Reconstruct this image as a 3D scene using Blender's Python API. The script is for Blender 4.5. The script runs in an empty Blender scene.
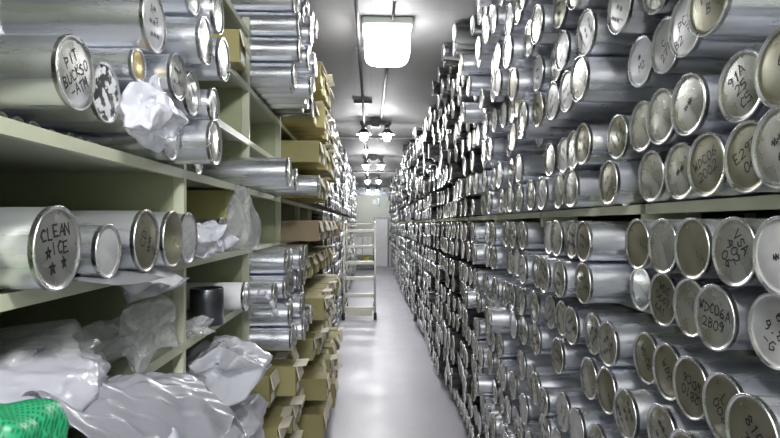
import bpy, bmesh, math, random
from mathutils import Vector, Matrix, Euler, noise
import numpy as np

R = random.Random(11)
C = bpy.context.scene.collection
PI = math.pi
EYE = 1.60            # camera height, metres
CEIL = 2.98

# ------------------------------------------------------------------ camera
cam_d = bpy.data.cameras.new('camera'); cam = bpy.data.objects.new('camera', cam_d); C.objects.link(cam)
cam_d.sensor_fit = 'HORIZONTAL'; cam_d.sensor_width = 36.0; cam_d.lens = 36.0 * 563 / 780
cam_d.clip_start = 0.05; cam_d.clip_end = 100
cam.location = (0, 0, EYE)
cam.rotation_euler = (PI/2 + math.atan(5/563), 0, -math.atan(19/563))
bpy.context.scene.camera = cam

def on_x(px, py, X):
    """rough place on the plane x = X seen at a pixel: (Y, height over the eye)"""
    Y = 563 * X / (px - 371)
    return Y, (224 - py) * Y / 563
def x_at(px, Y):
    return Y * math.tan(math.atan((px - 390) / 563) + math.atan(19/563))

# ------------------------------------------------------------------ materials
def new_mat(name):
    m = bpy.data.materials.new(name); m.use_nodes = True
    nt = m.node_tree; b = nt.nodes['Principled BSDF']
    return m, nt, b
def setp(b, **kw):
    for k, v in kw.items():
        b.inputs[k.replace('_', ' ')].default_value = v
def noise_node(nt, scale, detail=3, stretch=None, rough=.5):
    tc = nt.nodes.new('ShaderNodeTexCoord'); mp = nt.nodes.new('ShaderNodeMapping')
    nt.links.new(tc.outputs['Object'], mp.inputs['Vector'])
    if stretch: mp.inputs['Scale'].default_value = stretch
    n = nt.nodes.new('ShaderNodeTexNoise'); n.inputs['Scale'].default_value = scale
    n.inputs['Detail'].default_value = detail; n.inputs['Roughness'].default_value = rough
    nt.links.new(mp.outputs['Vector'], n.inputs['Vector'])
    return n
def ramp(nt, src, a, ca, b, cb):
    r = nt.nodes.new('ShaderNodeValToRGB')
    r.color_ramp.elements[0].position = a; r.color_ramp.elements[0].color = (*ca, 1)
    r.color_ramp.elements[1].position = b; r.color_ramp.elements[1].color = (*cb, 1)
    nt.links.new(src, r.inputs['Fac']); return r
def bump(nt, b, src, strength, dist):
    bp = nt.nodes.new('ShaderNodeBump'); bp.inputs['Strength'].default_value = strength
    bp.inputs['Distance'].default_value = dist
    nt.links.new(src, bp.inputs['Height']); nt.links.new(bp.outputs['Normal'], b.inputs['Normal'])
def mat(name, ca, cb=None, scale=8, metal=0, rough=.5, rvar=0, stretch=None, bmp=0, bdist=.002, spec=.5):
    m, nt, b = new_mat(name)
    cb = cb or ca
    n = noise_node(nt, scale, 4, stretch)
    r = ramp(nt, n.outputs['Fac'], .3, ca, .7, cb)
    nt.links.new(r.outputs['Color'], b.inputs['Base Color'])
    setp(b, Metallic=metal, Roughness=rough); b.inputs['Specular IOR Level'].default_value = spec
    if rvar:
        mr = nt.nodes.new('ShaderNodeMapRange'); mr.inputs['To Min'].default_value = rough - rvar
        mr.inputs['To Max'].default_value = rough + rvar
        mr.inputs['From Min'].default_value = .3; mr.inputs['From Max'].default_value = .7
        nt.links.new(n.outputs['Fac'], mr.inputs['Value']); nt.links.new(mr.outputs['Result'], b.inputs['Roughness'])
    if bmp: bump(nt, b, n.outputs['Fac'], bmp, bdist)
    return m

M = {}
M['alu'] = mat('brushed_aluminium', (.82, .845, .90), (.93, .94, .97), 26, .93, .31, .10, (.10, 1, 1), .35, .002)
M['lid'] = mat('lid_dim_reflection', (.56, .57, .53), (.72, .73, .69), 18, .92, .28, .08, None, .4, .0025)  # base toned down for the dim racks the lids would mirror
M['lid_dull'] = mat('lid_olive_reflection', (.30, .29, .21), (.42, .41, .32), 15, .9, .32, .08, None, .4, .0025)  # olive tint is the reflection of the beige racks opposite, put into the base
M['lid_white'] = mat('lid_frosted_white', (.55, .55, .55), (.70, .70, .70), 22, .4, .42, .08, None, .2, .001)
M['rim'] = mat('lid_rim', (.90, .90, .90), (.95, .95, .95), 20, 1, .30, .05)
M['ink'] = mat('black_marker_ink', (.012, .012, .014), None, 8, 0, .5)
M['gold'] = mat('gold_inner_lid', (.62, .46, .20), (.72, .56, .28), 12, .8, .35)
m, nt, b = new_mat('black_white_speckle')
n = noise_node(nt, 42, 3); r = ramp(nt, n.outputs['Fac'], .46, (.03, .03, .03), .52, (.80, .80, .78))
nt.links.new(r.outputs['Color'], b.inputs['Base Color']); setp(b, Roughness=.5); M['frost'] = m
M['beam'] = mat('beige_green_paint', (.50, .52, .38), (.56, .58, .43), 5, 0, .42, .05)
M['panel'] = mat('olive_panel_paint', (.36, .40, .24), (.42, .45, .28), 3, 0, .5, .05)
M['deck'] = mat('shelf_deck_paint', (.40, .42, .32), (.46, .48, .36), 4, 0, .5, .05)
M['card'] = mat('olive_cardboard', (.30, .27, .115), (.36, .32, .145), 5, 0, .75)
M['card2'] = mat('shaded_cardboard', (.27, .21, .13), (.32, .25, .16), 5, 0, .8)  # darker brown stands in for shade on the cartons below the shelf
M['flap'] = mat('pale_card_flap', (.72, .66, .50), (.80, .75, .62), 9, 0, .7)
M['white'] = mat('white_paper', (.78, .78, .80), (.84, .84, .85), 9, 0, .6)
M['greysheet'] = mat('grey_plastic_sheet', (.42, .43, .44), (.50, .51, .52), 6, .2, .35)
M['dark'] = mat('dark_rubber', (.02, .02, .022), None, 8, 0, .6)
M['conduit'] = mat('dark_conduit', (.10, .10, .10), (.14, .14, .14), 8, .6, .5)
M['blackcan'] = mat('dark_grey_metal', (.10, .11, .12), (.14, .15, .16), 5, .9, .3, .05)
M['ladder'] = mat('ladder_metal', (.52, .51, .44), (.60, .59, .51), 8, .2, .45)
M['yellow'] = mat('yellow_plastic', (.75, .68, .08), None, 8, 0, .5)
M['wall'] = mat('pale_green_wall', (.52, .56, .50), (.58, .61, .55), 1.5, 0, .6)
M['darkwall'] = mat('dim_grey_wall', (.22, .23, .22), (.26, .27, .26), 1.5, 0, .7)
M['box_yel'] = mat('yellow_green_card', (.62, .58, .22), (.68, .64, .28), 5, 0, .7)

# ceiling: grey insulated panels with seams
def panel_mat(name, ca, cb, rough, seam_y, seam_x, seam_col):
    m, nt, b = new_mat(name)
    n = noise_node(nt, 1.3, 3)
    r = ramp(nt, n.outputs['Fac'], .3, ca, .7, cb)
    br = nt.nodes.new('ShaderNodeTexBrick'); tc = nt.nodes.new('ShaderNodeTexCoord')
    nt.links.new(tc.outputs['Object'], br.inputs['Vector'])
    br.offset = 0; br.inputs['Scale'].default_value = 1
    br.inputs['Brick Width'].default_value = seam_x; br.inputs['Row Height'].default_value = seam_y
    br.inputs['Mortar Size'].default_value = .006; br.inputs['Mortar Smooth'].default_value = .3
    nt.links.new(r.outputs['Color'], br.inputs['Color1']); nt.links.new(r.outputs['Color'], br.inputs['Color2'])
    br.inputs['Mortar'].default_value = (*seam_col, 1)
    nt.links.new(br.outputs['Color'], b.inputs['Base Color'])
    setp(b, Roughness=rough)
    return m
M['ceiling'] = panel_mat('ceiling_panels', (.155, .155, .155), (.175, .175, .17), .7, 1.2, 40, (.14, .14, .14))

# floor: smooth sealed concrete with worn pale patches and scuffs
m, nt, b = new_mat('sealed_concrete')
n = noise_node(nt, .9, 5, (1, .5, 1), .6); r = ramp(nt, n.outputs['Fac'], .3, (.36, .35, .39), .75, (.50, .49, .53))
nt.links.new(r.outputs['Color'], b.inputs['Base Color'])
n2 = noise_node(nt, 3.0, 5); mr = nt.nodes.new('ShaderNodeMapRange')
mr.inputs['To Min'].default_value = .28; mr.inputs['To Max'].default_value = .55
nt.links.new(n2.outputs['Fac'], mr.inputs['Value']); nt.links.new(mr.outputs['Result'], b.inputs['Roughness'])
n3 = noise_node(nt, 60, 3); bump(nt, b, n3.outputs['Fac'], .08, .002)
M['floor'] = m

def plastic(name, col, alpha, rough):
    m, nt, b = new_mat(name)
    setp(b, Roughness=rough); b.inputs['Base Color'].default_value = (*col, 1)
    b.inputs['Alpha'].default_value = alpha
    b.inputs['Coat Weight'].default_value = .6; b.inputs['Coat Roughness'].default_value = .12
    n = noise_node(nt, 24, 4); bump(nt, b, n.outputs['Fac'], .5, .006)
    return m
M['bag'] = plastic('milky_plastic_bag', (.70, .71, .77), .66, .26)
M['clear'] = plastic('clear_plastic_bag', (.70, .72, .72), .36, .18)
M['whitebag'] = plastic('white_plastic_bag', (.47, .47, .52), .93, .33)

# green mesh bag: diagonal net, see-through between the strands
m, nt, b = new_mat('green_net')
tc = nt.nodes.new('ShaderNodeTexCoord')
facs = []
for ang in (.6, -.6):
    mp = nt.nodes.new('ShaderNodeMapping'); mp.inputs['Rotation'].default_value = (0, ang, ang)
    wv = nt.nodes.new('ShaderNodeTexWave'); wv.inputs['Scale'].default_value = 52
    nt.links.new(tc.outputs['Object'], mp.inputs['Vector']); nt.links.new(mp.outputs['Vector'], wv.inputs['Vector'])
    facs.append(wv.outputs['Fac'])
mx = nt.nodes.new('ShaderNodeMath'); mx.operation = 'MAXIMUM'
nt.links.new(facs[0], mx.inputs[0]); nt.links.new(facs[1], mx.inputs[1])
r = ramp(nt, mx.outputs[0], .55, (.0, .13, .05), .8, (.02, .29, .12))
nt.links.new(r.outputs['Color'], b.inputs['Base Color']); setp(b, Roughness=.4)
M['net'] = m

def emit(name, col, s):
    m, nt, b = new_mat(name)
    b.inputs['Base Color'].default_value = (*col, 1)
    b.inputs['Emission Color'].default_value = (*col, 1); b.inputs['Emission Strength'].default_value = s
    return m
M['lamp'] = emit('lamp_glow', (.985, .98, 1), 620)
M['lamp_dim'] = emit('lamp_glow_dimmer', (.985, .98, 1), 150)
M['lamp_big'] = emit('lamp_glare', (.985, .98, 1), 36)
M['lamp_bright'] = emit('lamp_glow_unseen', (.97, .975, 1), 150)

# ------------------------------------------------------------------ helpers
def link_mesh(name, me, parent=None, loc=(0, 0, 0), rot=(0, 0, 0)):
    o = bpy.data.objects.new(name, me); C.objects.link(o)
    o.parent = parent; o.location = loc; o.rotation_euler = rot
    return o
def bm_mesh(name, bm, mats, smooth=False):
    me = bpy.data.meshes.new(name); bm.to_mesh(me); bm.free()
    for k in mats: me.materials.append(M[k])
    if smooth: me.polygons.foreach_set('use_smooth', [True] * len(me.polygons))
    return me
def add_box(bm, x0, x1, y0, y1, z0, z1, mi=0, rot=None, bev=0):
    c = Vector(((x0+x1)/2, (y0+y1)/2, (z0+z1)/2)); s = Vector((abs(x1-x0), abs(y1-y0), abs(z1-z0)))
    mtx = Matrix.Translation(c) @ (rot.to_4x4() if rot else Matrix.Identity(4)) @ Matrix.Diagonal((*s, 1))
    r = bmesh.ops.create_cube(bm, size=1, matrix=mtx)
    fs = {f for v in r['verts'] for f in v.link_faces}
    for f in fs: f.material_index = mi
    if bev:
        es = {e for v in r['verts'] for e in v.link_edges}
        rr = bmesh.ops.bevel(bm, geom=list(es), offset=bev, segments=1, affect='EDGES')
        for f in rr['faces']: f.material_index = mi
def add_tube(bm, p0, p1, r, seg=10, mi=0):
    p0, p1 = Vector(p0), Vector(p1); d = p1 - p0
    q = Vector((0, 0, 1)).rotation_difference(d).to_matrix().to_4x4()
    rr = bmesh.ops.create_cone(bm, cap_ends=True, segments=seg, radius1=r, radius2=r, depth=d.length,
                               matrix=Matrix.Translation((p0+p1)/2) @ q)
    for f in {f for v in rr['verts'] for f in v.link_faces}: f.material_index = mi; f.smooth = len(f.verts) == 4
def thing(name, label, cat, loc=(0, 0, 0), rot=(0, 0, 0), group=None):
    o = bpy.data.objects.new(name, None); C.objects.link(o)
    o.empty_display_size = .05
    o.location = loc; o.rotation_euler = rot; o['label'] = label; o['category'] = cat
    if group: o['group'] = group
    return o
def tag(o, label, cat, group=None):
    o['label'] = label; o['category'] = cat
    if group: o['group'] = group
    return o
def struct(name, me, **k):
    o = link_mesh(name, me, **k); o['kind'] = 'structure'; return o
def stuff(o, label, cat):
    o['label'] = label; o['category'] = cat; o['kind'] = 'stuff'; return o
def box_obj(name, dims, mats, parent=None, bev=0, **k):
    bm = bmesh.new(); add_box(bm, *dims, bev=bev)
    return link_mesh(name, bm_mesh(name, bm, mats), parent, **k)
ORD = ['zeroth', 'first', 'second', 'third', 'fourth', 'fifth', 'sixth', 'seventh', 'eighth', 'ninth', 'tenth', 'eleventh', 'twelfth',
       'thirteenth', 'fourteenth', 'fifteenth', 'sixteenth', 'seventeenth', 'eighteenth', 'nineteenth', 'twentieth',
       'twenty-first', 'twenty-second', 'twenty-third', 'twenty-fourth', 'twenty-fifth', 'twenty-sixth', 'twenty-seventh', 'twenty-eighth',
       'twenty-ninth', 'thirtieth', 'thirty-first', 'thirty-second', 'thirty-third', 'thirty-fourth', 'thirty-fifth']

# ------------------------------------------------------------------ the room
X0, X1, Y0, Y1 = -1.75, 1.90, -3.0, 21.2
def slab(name, dims, mk): return struct(name, box_obj_mesh(name, dims, mk))
def box_obj_mesh(name, dims, mk):
    bm = bmesh.new(); add_box(bm, *dims); return bm_mesh(name, bm, [mk])
slab('floor', (X0-.2, X1+.2, Y0-.2, Y1+.2, -.2, 0), 'floor')
slab('ceiling', (X0-.2, X1+.2, Y0-.2, Y1+.2, CEIL, CEIL+.2), 'ceiling')
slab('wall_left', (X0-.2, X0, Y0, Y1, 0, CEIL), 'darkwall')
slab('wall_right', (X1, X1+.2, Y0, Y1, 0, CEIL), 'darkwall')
slab('wall_back', (X0, X1, Y0-.2, Y0, 0, CEIL), 'wall')
slab('wall_end', (X0, X1, Y1, Y1+.2, 0, CEIL), 'wall')
# joints of the ceiling panels that stand proud, and the dark header over the end wall
for i, y in enumerate((9.0, 14.7)):
    slab('trim_%d' % (i+1), (X0, X1, y-.02, y+.02, CEIL-.02, CEIL-.0005), 'conduit')
slab('trim_3', (X0, X1, Y1-.06, Y1-.0005, CEIL-.30, CEIL-.0005), 'blackcan')
# door at the end: leaf and frame
bm = bmesh.new()
add_box(bm, .10, .15, Y1-.05, Y1-.0005, 0, 1.85); add_box(bm, .62, .67, Y1-.05, Y1-.0005, 0, 1.85); add_box(bm, .15, .62, Y1-.05, Y1-.0005, 1.80, 1.85)
door = struct('door_1', bm_mesh('door_1', bm, ['blackcan']))
box_obj('door_leaf', (.15, .62, Y1-.03, Y1-.0008, .01, 1.80), ['white'], door)
# wall panel joints as narrow strips
slab('trim_4', (-.36, -.33, Y1-.012, Y1-.0005, 0, CEIL-.3), 'beam')

# paper notice on the end wall and thin conduit
t = box_obj('paper_notice', (.05, .20, Y1-.008, Y1-.001, 2.36, 2.52), ['white']); tag(t, 'small white paper notice high on the pale green end wall', 'notice')
t = thing('wall_switch_box', 'small dark box on the end wall beside the white notice', 'switch box', (.28, Y1-.07, 2.3))
box_obj('body', (-.05, .05, -.03, .065, 0, .28), ['blackcan'], t, bev=.006)

# ------------------------------------------------------------------ ceiling fittings
bm = bmesh.new(); add_tube(bm, (-.09, Y0, CEIL-.05), (-.09, Y1-.06, CEIL-.05), .013)
t = thing('conduit_pipe', 'dark straight conduit pipe running the length of the ceiling', 'pipe', (0, 0, 0))
link_mesh('pipe', bm_mesh('pipe', bm, ['conduit']), t)
for y in [.6, 2.5, 4.4, 6.3, 8.2, 10.1, 12, 13.9, 15.8, 17.7, 19.6]:
    bm = bmesh.new(); add_box(bm, -.125 if y != 6.3 else -.19, -.055 if y != 6.3 else .01, y-.02, y+.02, CEIL-.034, CEIL-.0005)
    link_mesh('bracket', bm_mesh('bracket', bm, ['conduit']), t)
bm = bmesh.new()
pts = [(.15, -2.9), (.145, 3.4), (.13, 7.15)]
for (a, ya), (c, yc) in zip(pts, pts[1:]): add_tube(bm, (a, ya, CEIL-.02), (c, yc, CEIL-.02), .009, 8)
t = link_mesh('ceiling_cable', bm_mesh('ceiling_cable', bm, ['conduit'])); tag(t, 'thin dark cable on the ceiling running to the twin-bulb lamp', 'cable')

LAMPS = [(.06, 7.57), (.05, 11.5), (.06, 15.6), (.06, 20.0)]
def lamp_bulb_mesh(r, l):
    bm = bmesh.new(); bmesh.ops.create_uvsphere(bm, u_segments=20, v_segments=12, radius=r, matrix=Matrix.Diagonal((1, 1, l, 1)))
    return bm_mesh('bulb', bm, ['lamp'], True)
bulb_me = lamp_bulb_mesh(.055, 1.3)
bulb_dim = bulb_me.copy(); bulb_dim.materials[0] = M['lamp_dim']
def socket_mesh():
    bm = bmesh.new(); add_tube(bm, (0, 0, 0), (0, 0, .07), .038, 14); return bm_mesh('socket', bm, ['conduit'])
sock_me = socket_mesh()
def light_shield_mesh():  # cones added over the bulbs to keep hot spots off the ceiling
    bm = bmesh.new(); bmesh.ops.create_cone(bm, cap_ends=False, segments=24, radius1=.115, radius2=.036, depth=.07)
    bmesh.ops.solidify(bm, geom=bm.faces[:], thickness=.002); return bm_mesh('light_shield', bm, ['conduit'], True)
shield_me = light_shield_mesh()
desc = ['twin-bulb ceiling lamp next after the big glare lamp', 'twin-bulb ceiling lamp, second of those beyond the glare lamp',
        'twin-bulb ceiling lamp, third of those beyond the glare lamp', 'twin-bulb ceiling lamp closest to the end wall']
for k, (x, y) in enumerate(LAMPS):
    t = thing('ceiling_lamp', desc[k], 'lamp', (x, y, CEIL), group='twin-bulb ceiling lamps')
    box_obj('junction_box', (-.06, .06, -.30, -.16, -.12, -.0005), ['conduit'], t, bev=.008)
    bm = bmesh.new(); add_box(bm, -.21, .21, -.03, .03, -.05, -.0005); add_tube(bm, (0, -.2, -.03), (0, 0, -.03), .012)
    link_mesh('mount_bar', bm_mesh('mount_bar', bm, ['conduit']), t)
    for s in (-.155, .155):
        link_mesh('socket', sock_me, t, (s, 0, -.115)); link_mesh('light_shield', shield_me, t, (s, 0, -.142)); link_mesh('bulb', bulb_me if k < 3 else bulb_dim, t, (s, 0, -.195))

# lamps whose glare is built as a square: one in view, one over the camera, an added fill behind
def big_lamp(x, y, label, mk='lamp_big'):
    t = thing('glare_square_lamp', label, 'lamp', (x, y, CEIL), group='square ceiling lamps')
    box_obj('shield_plate', (-.17, .17, -.15, .15, -.055, -.0005), ['wall'], t, bev=.01)  # plate added on top to hold the lamp's light off the ceiling
    bm = bmesh.new(); bmesh.ops.create_uvsphere(bm, u_segments=40, v_segments=24, radius=1)
    for v in bm.verts:
        n4 = (abs(v.co.x)**4 + abs(v.co.y)**4 + abs(v.co.z)**4) ** .25
        v.co = Vector((v.co.x/n4*.155, v.co.y/n4*.13, v.co.z/n4*.115 - .165))
    link_mesh('glare_shape', bm_mesh('glare_shape', bm, [mk], True), t)  # rounded square modelled on the lens glare around the bulbs
big_lamp(.11, 3.87, 'ceiling lamp with glare built as a big square, before the twin-bulb lamps')
big_lamp(.11, -.05, 'square ceiling lamp straight above the standpoint, out of the picture', 'lamp_bright')
big_lamp(.11, -2.3, 'unseen fill lamp added behind the standpoint, close to the back wall', 'lamp_bright')  # unseen lamp, added to brighten surfaces that face the camera
LAMP_BACK = big_lamp

# ------------------------------------------------------------------ marker writing as strokes
G = {
'0': [[(.3,.05),(.65,.05),(.95,.4),(.95,1),(.6,1.38),(.3,1.35),(.05,.95),(.05,.4),(.3,.05)]], '1': [[(.3,1.1),(.55,1.4),(.5,0)]],
'2': [[(0,1.1),(.4,1.4),(.9,1.1),(.7,.6),(0,0),(1,.05)]], '3': [[(0,1.3),(.8,1.35),(.4,.8),(.95,.5),(.6,.05),(0,.1)]],
'5': [[(.9,1.4),(.1,1.35),(.05,.8),(.8,.8),(.9,.3),(.5,0),(0,.1)]], '6': [[(.8,1.4),(.2,.9),(0,.3),(.5,0),(.95,.35),(.5,.75),(.1,.5)]],
'7': [[(0,1.35),(.95,1.4),(.4,0)],[(.2,.7),(.8,.75)]], '8': [[(.5,.75),(.1,1.05),(.5,1.4),(.9,1.05),(.5,.75),(.05,.35),(.5,0),(.95,.35),(.5,.75)]],
'9': [[(.9,1.0),(.5,.7),(.1,1.0),(.5,1.4),(.9,1.1),(.8,.4),(.6,0)]], '4': [[(.7,0),(.7,1.4),(0,.5),(1,.5)]],
'A': [[(0,0),(.5,1.4),(1,0)],[(.2,.5),(.8,.5)]], 'B': [[(.1,0),(.1,1.4),(.8,1.2),(.7,.85),(.1,.75),(.9,.5),(.8,.1),(.1,0)]],
'C': [[(.95,1.2),(.5,1.4),(.05,.8),(.3,.05),(.9,.15)]], 'D': [[(.1,0),(.1,1.4),(.8,1.1),(.9,.4),(.1,0)]],
'E': [[(.9,1.4),(.1,1.4),(.1,0),(.95,0)],[(.1,.7),(.7,.7)]], 'G': [[(.9,1.3),(.3,1.3),(.05,.6),(.4,0),(.95,.3),(.95,.65),(.55,.65)]],
'I': [[(.5,0),(.5,1.4)]], 'K': [[(.1,0),(.1,1.4)],[(.9,1.4),(.1,.6),(.95,0)]], 'L': [[(.1,1.4),(.1,0),(.9,0)]],
'N': [[(.05,0),(.1,1.4),(.9,0),(.95,1.4)]], 'O': [[(.3,.05),(.65,.05),(.95,.4),(.95,1),(.6,1.38),(.3,1.35),(.05,.95),(.05,.4),(.3,.05)]],
'P': [[(.1,0),(.1,1.4),(.9,1.2),(.8,.75),(.1,.65)]], 'R': [[(.1,0),(.1,1.4),(.9,1.2),(.8,.75),(.1,.65),(.95,0)]],
'S': [[(.9,1.25),(.4,1.4),(.1,1.05),(.9,.45),(.6,0),(.05,.15)]], 'T': [[(0,1.4),(1,1.4)],[(.5,1.4),(.5,0)]],
'U': [[(.05,1.4),(.1,.2),(.5,0),(.9,.2),(.95,1.4)]], 'V': [[(0,1.4),(.5,0),(1,1.4)]], 'M': [[(0,0),(.1,1.4),(.5,.5),(.9,1.4),(1,0)]],
'W': [[(0,1.4),(.25,0),(.5,.9),(.75,0),(1,1.4)]], 'Z': [[(0,1.4),(.95,1.4),(0,0),(1,0)]], '-': [[(.1,.7),(.9,.7)]],
'*': [[(.15,0),(.5,1.3),(.85,0),(0,.85),(1,.85),(.15,0)]], '.': [[(.4,0),(.55,.1)]], 'X': [[(0,0),(1,1.4)],[(0,1.4),(1,0)]],
'Q': [[(0,.1),(.5,0),(1,.3),(1,1),(.5,1.4),(0,1.1),(0,.1)],[(.1,-.1),(.9,1.5)]],
'~': [[(0,.5),(.2,1.0),(.4,.3),(.6,1.1),(.8,.4),(1,.9)]], '_': [[(0,.3),(.5,.4),(1,.3)]], ' ': []}
def write(bm, lines, size, rot, x, rnd, w=.0026, mi=1, off=(0, 0)):
    """lines of handwriting on the plane X = x, facing +X; columns run along +Y, up is +Z"""
    n = len(lines)
    for li, s in enumerate(lines):
        y0 = -len(s) * size * .5 * 1.25
        z0 = ((n-1)/2 - li) * size * 2.0 - size * .7
        for ci, ch in enumerate(s):
            jr = rnd.uniform(-.12, .12); jz = rnd.uniform(-.15, .15) * size
            for st in G.get(ch, G['~']):
                P = []
                for (u, v) in st:
                    u2 = u + rnd.uniform(-.05, .05) + v * jr; v2 = v + rnd.uniform(-.05, .05)
                    a, c = y0 + (ci * 1.25 + u2) * size + off[0], z0 + jz + v2 * size + off[1]
                    P.append(Vector((a * math.cos(rot) - c * math.sin(rot), a * math.sin(rot) + c * math.cos(rot))))
                for p, q in zip(P, P[1:]):
                    d = (q - p)
                    if d.length < 1e-6: continue
                    d.normalize(); nn = Vector((-d.y, d.x)) * w / 2; e = d * w * .4
                    vs = [bm.verts.new((x, *(p - e + nn))), bm.verts.new((x, *(p - e - nn))), bm.verts.new((x, *(q + e - nn))), bm.verts.new((x, *(q + e + nn)))]
                    f = bm.faces.new(vs); f.material_index = mi
                    f.normal_update()
                    if f.normal.x < 0: f.normal_flip()

# ------------------------------------------------------------------ canister meshes (axis = local X, lid faces +X, front centre at the origin)
def lathe(bm, prof, seg, mis, cap0=False):
    rings = []
    for (x, r) in prof:
        if r < 1e-6: rings.append([bm.verts.new((x, 0, 0))])
        else: rings.append([bm.verts.new((x, r * math.cos(2*PI*k/seg), r * math.sin(2*PI*k/seg))) for k in range(seg)])
    for i, (a, b) in enumerate(zip(rings, rings[1:])):
        for k in range(seg):
            k2 = (k+1) % seg
            if len(a) == 1 and len(b) == 1: continue
            if len(b) == 1: vs = [a[k], a[k2], b[0]]
            elif len(a) == 1: vs = [a[0], b[k2], b[k]]
            else: vs = [a[k], a[k2], b[k2], b[k]]
            f = bm.faces.new(vs); f.material_index = mis[i]; f.smooth = True
def body_mesh(r, L, seg=36, mk='alu'):
    bm = bmesh.new()
    prof = [(-L, 0), (-L, r), (-L+.004, r), (-.60, r), (-.597, r+.0008), (-.592, r+.0008), (-.589, r), (-.006, r)]
    if L < .62: prof = [(-L, 0), (-L, r), (-L+.004, r), (-.006, r)]
    lathe(bm, prof, seg, [0]*len(prof))
    bmesh.ops.recalc_face_normals(bm, faces=bm.faces)
    me = bm_mesh('body', bm, [mk]); return me
def lid_mesh(r, seg=36, face='lid', text=None, size=.016, rot=0, seed=0, depth=.0045, hollow=False, off=(0, 0), w=.0022):
    bm = bmesh.new(); R2 = r + .0022
    prof = [(-.013, r+.0004), (-.012, r+.0016), (-.005, r+.0016), (-.004, R2+.0008), (-.001, R2+.0008), (0, R2-.0006), (-.001, R2-.0032), (-depth, R2-.0046),
            (-depth, r*.84), (-depth+.0006, r*.80), (-depth+.0006, .0001)]
    mis = [0]*7 + [1]*3
    if hollow:
        prof = prof[:7] + [(-.06, r-.003), (-.062, .0001)]; mis = [0]*6 + [1]*2
    prof[-1] = (prof[-1][0], 0)
    lathe(bm, prof, seg, mis)
    bmesh.ops.recalc_face_normals(bm, faces=bm.faces)
    # the lathe is open at the back: make sure the rim's normals look outwards
    f0 = next(f for f in bm.faces if f.material_index == 1 and len(f.verts) == 3)
    if f0.normal.x < 0:
        for f in bm.faces: f.normal_flip()
    if text:
        write(bm, text, size, rot, -depth + .0010, random.Random(seed), mi=2, off=off, w=w)
    return bm_mesh('lid', bm, ['rim', face, 'ink'])
_body, _lid = {}, {}
def get_body(r, L, mk='alu'):
    k = (round(r, 4), round(L, 2), mk)
    if k not in _body: _body[k] = body_mesh(r, L, mk=mk)
    return _body[k]
SCR = [['~~~', '~_~~'], ['~~_', '~~'], ['_~~~', '~~', '~~~'], ['~~', '~~_~']]
def get_lid(r, face, var):
    k = (round(r, 4), face, var)
    if k not in _lid:
        t = SCR[(var-1) % len(SCR)] if var else None
        _lid[k] = lid_mesh(r, face=face, text=t, size=r*.24, rot=[.2, -.5, 2.4, .9][(var-1) % 4] if var else 0, seed=var*7+1)
    return _lid[k]

CANS = []     # every canister: dict(x,y,h,r,side,L,face,var,text..., row, col)
def can(side, x, y, h, r=.066, L=.98, face=None, var=None, text=None, rot=0, size=.016, label=None, row='', col=0, force=False, **k):
    f = face or R.choices(['lid', 'lid_dull', 'lid_white'], [.5, .36, .14] if y < 2 else [.62, .10, .28])[0]  # pale lids commoner farther on, standing in for brighter reflections there
    v = var if var is not None else R.choice([0, 0, 1, 2, 3, 4])
    CANS.append(dict(side=side, x=x, y=y, h=h, r=r, L=L, face=f, var=v, text=text, rot=rot, size=size, label=label, row=row, col=col,
                     force=force, yaw=R.gauss(0, .005), pit=R.gauss(0, .002), **k))
    return CANS[-1]

# ---- right wall of canisters
RX = .70
PITCH = .97
def bay_y(i): return .63 + PITCH * i      # posts of the right racks
ROWS_R = [  # (height of row centre over the eye, name)
    (1.302, 'ninth row above the pale beam'), (1.168, 'eighth row above the pale beam'), (1.034, 'seventh row above the pale beam'), (.900, 'sixth row above the pale beam'),
    (.723, 'fifth row above the pale beam'), (.584, 'fourth row above the pale beam'), (.445, 'third row above the pale beam'),
    (.267, 'second row above the pale beam'), (.128, 'first row above the pale beam'),
    (-.055, 'first row below the pale beam'), (-.195, 'second row below the pale beam'), (-.365, 'third row below the pale beam'), (-.505, 'fourth row below the pale beam'),
    (-.675, 'fifth row below the pale beam'), (-.815, 'sixth row below the pale beam'), (-.985, 'seventh row below the pale beam'), (-1.125, 'eighth row below the pale beam'),
    (-1.290, 'ninth row below the pale beam'), (-1.430, 'bottom row on the floor')]
SH_R = [.829, .373, .057, -.2665, -.577, -.887, -1.197, -1.502]   # tops of the right shelves over the eye
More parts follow.
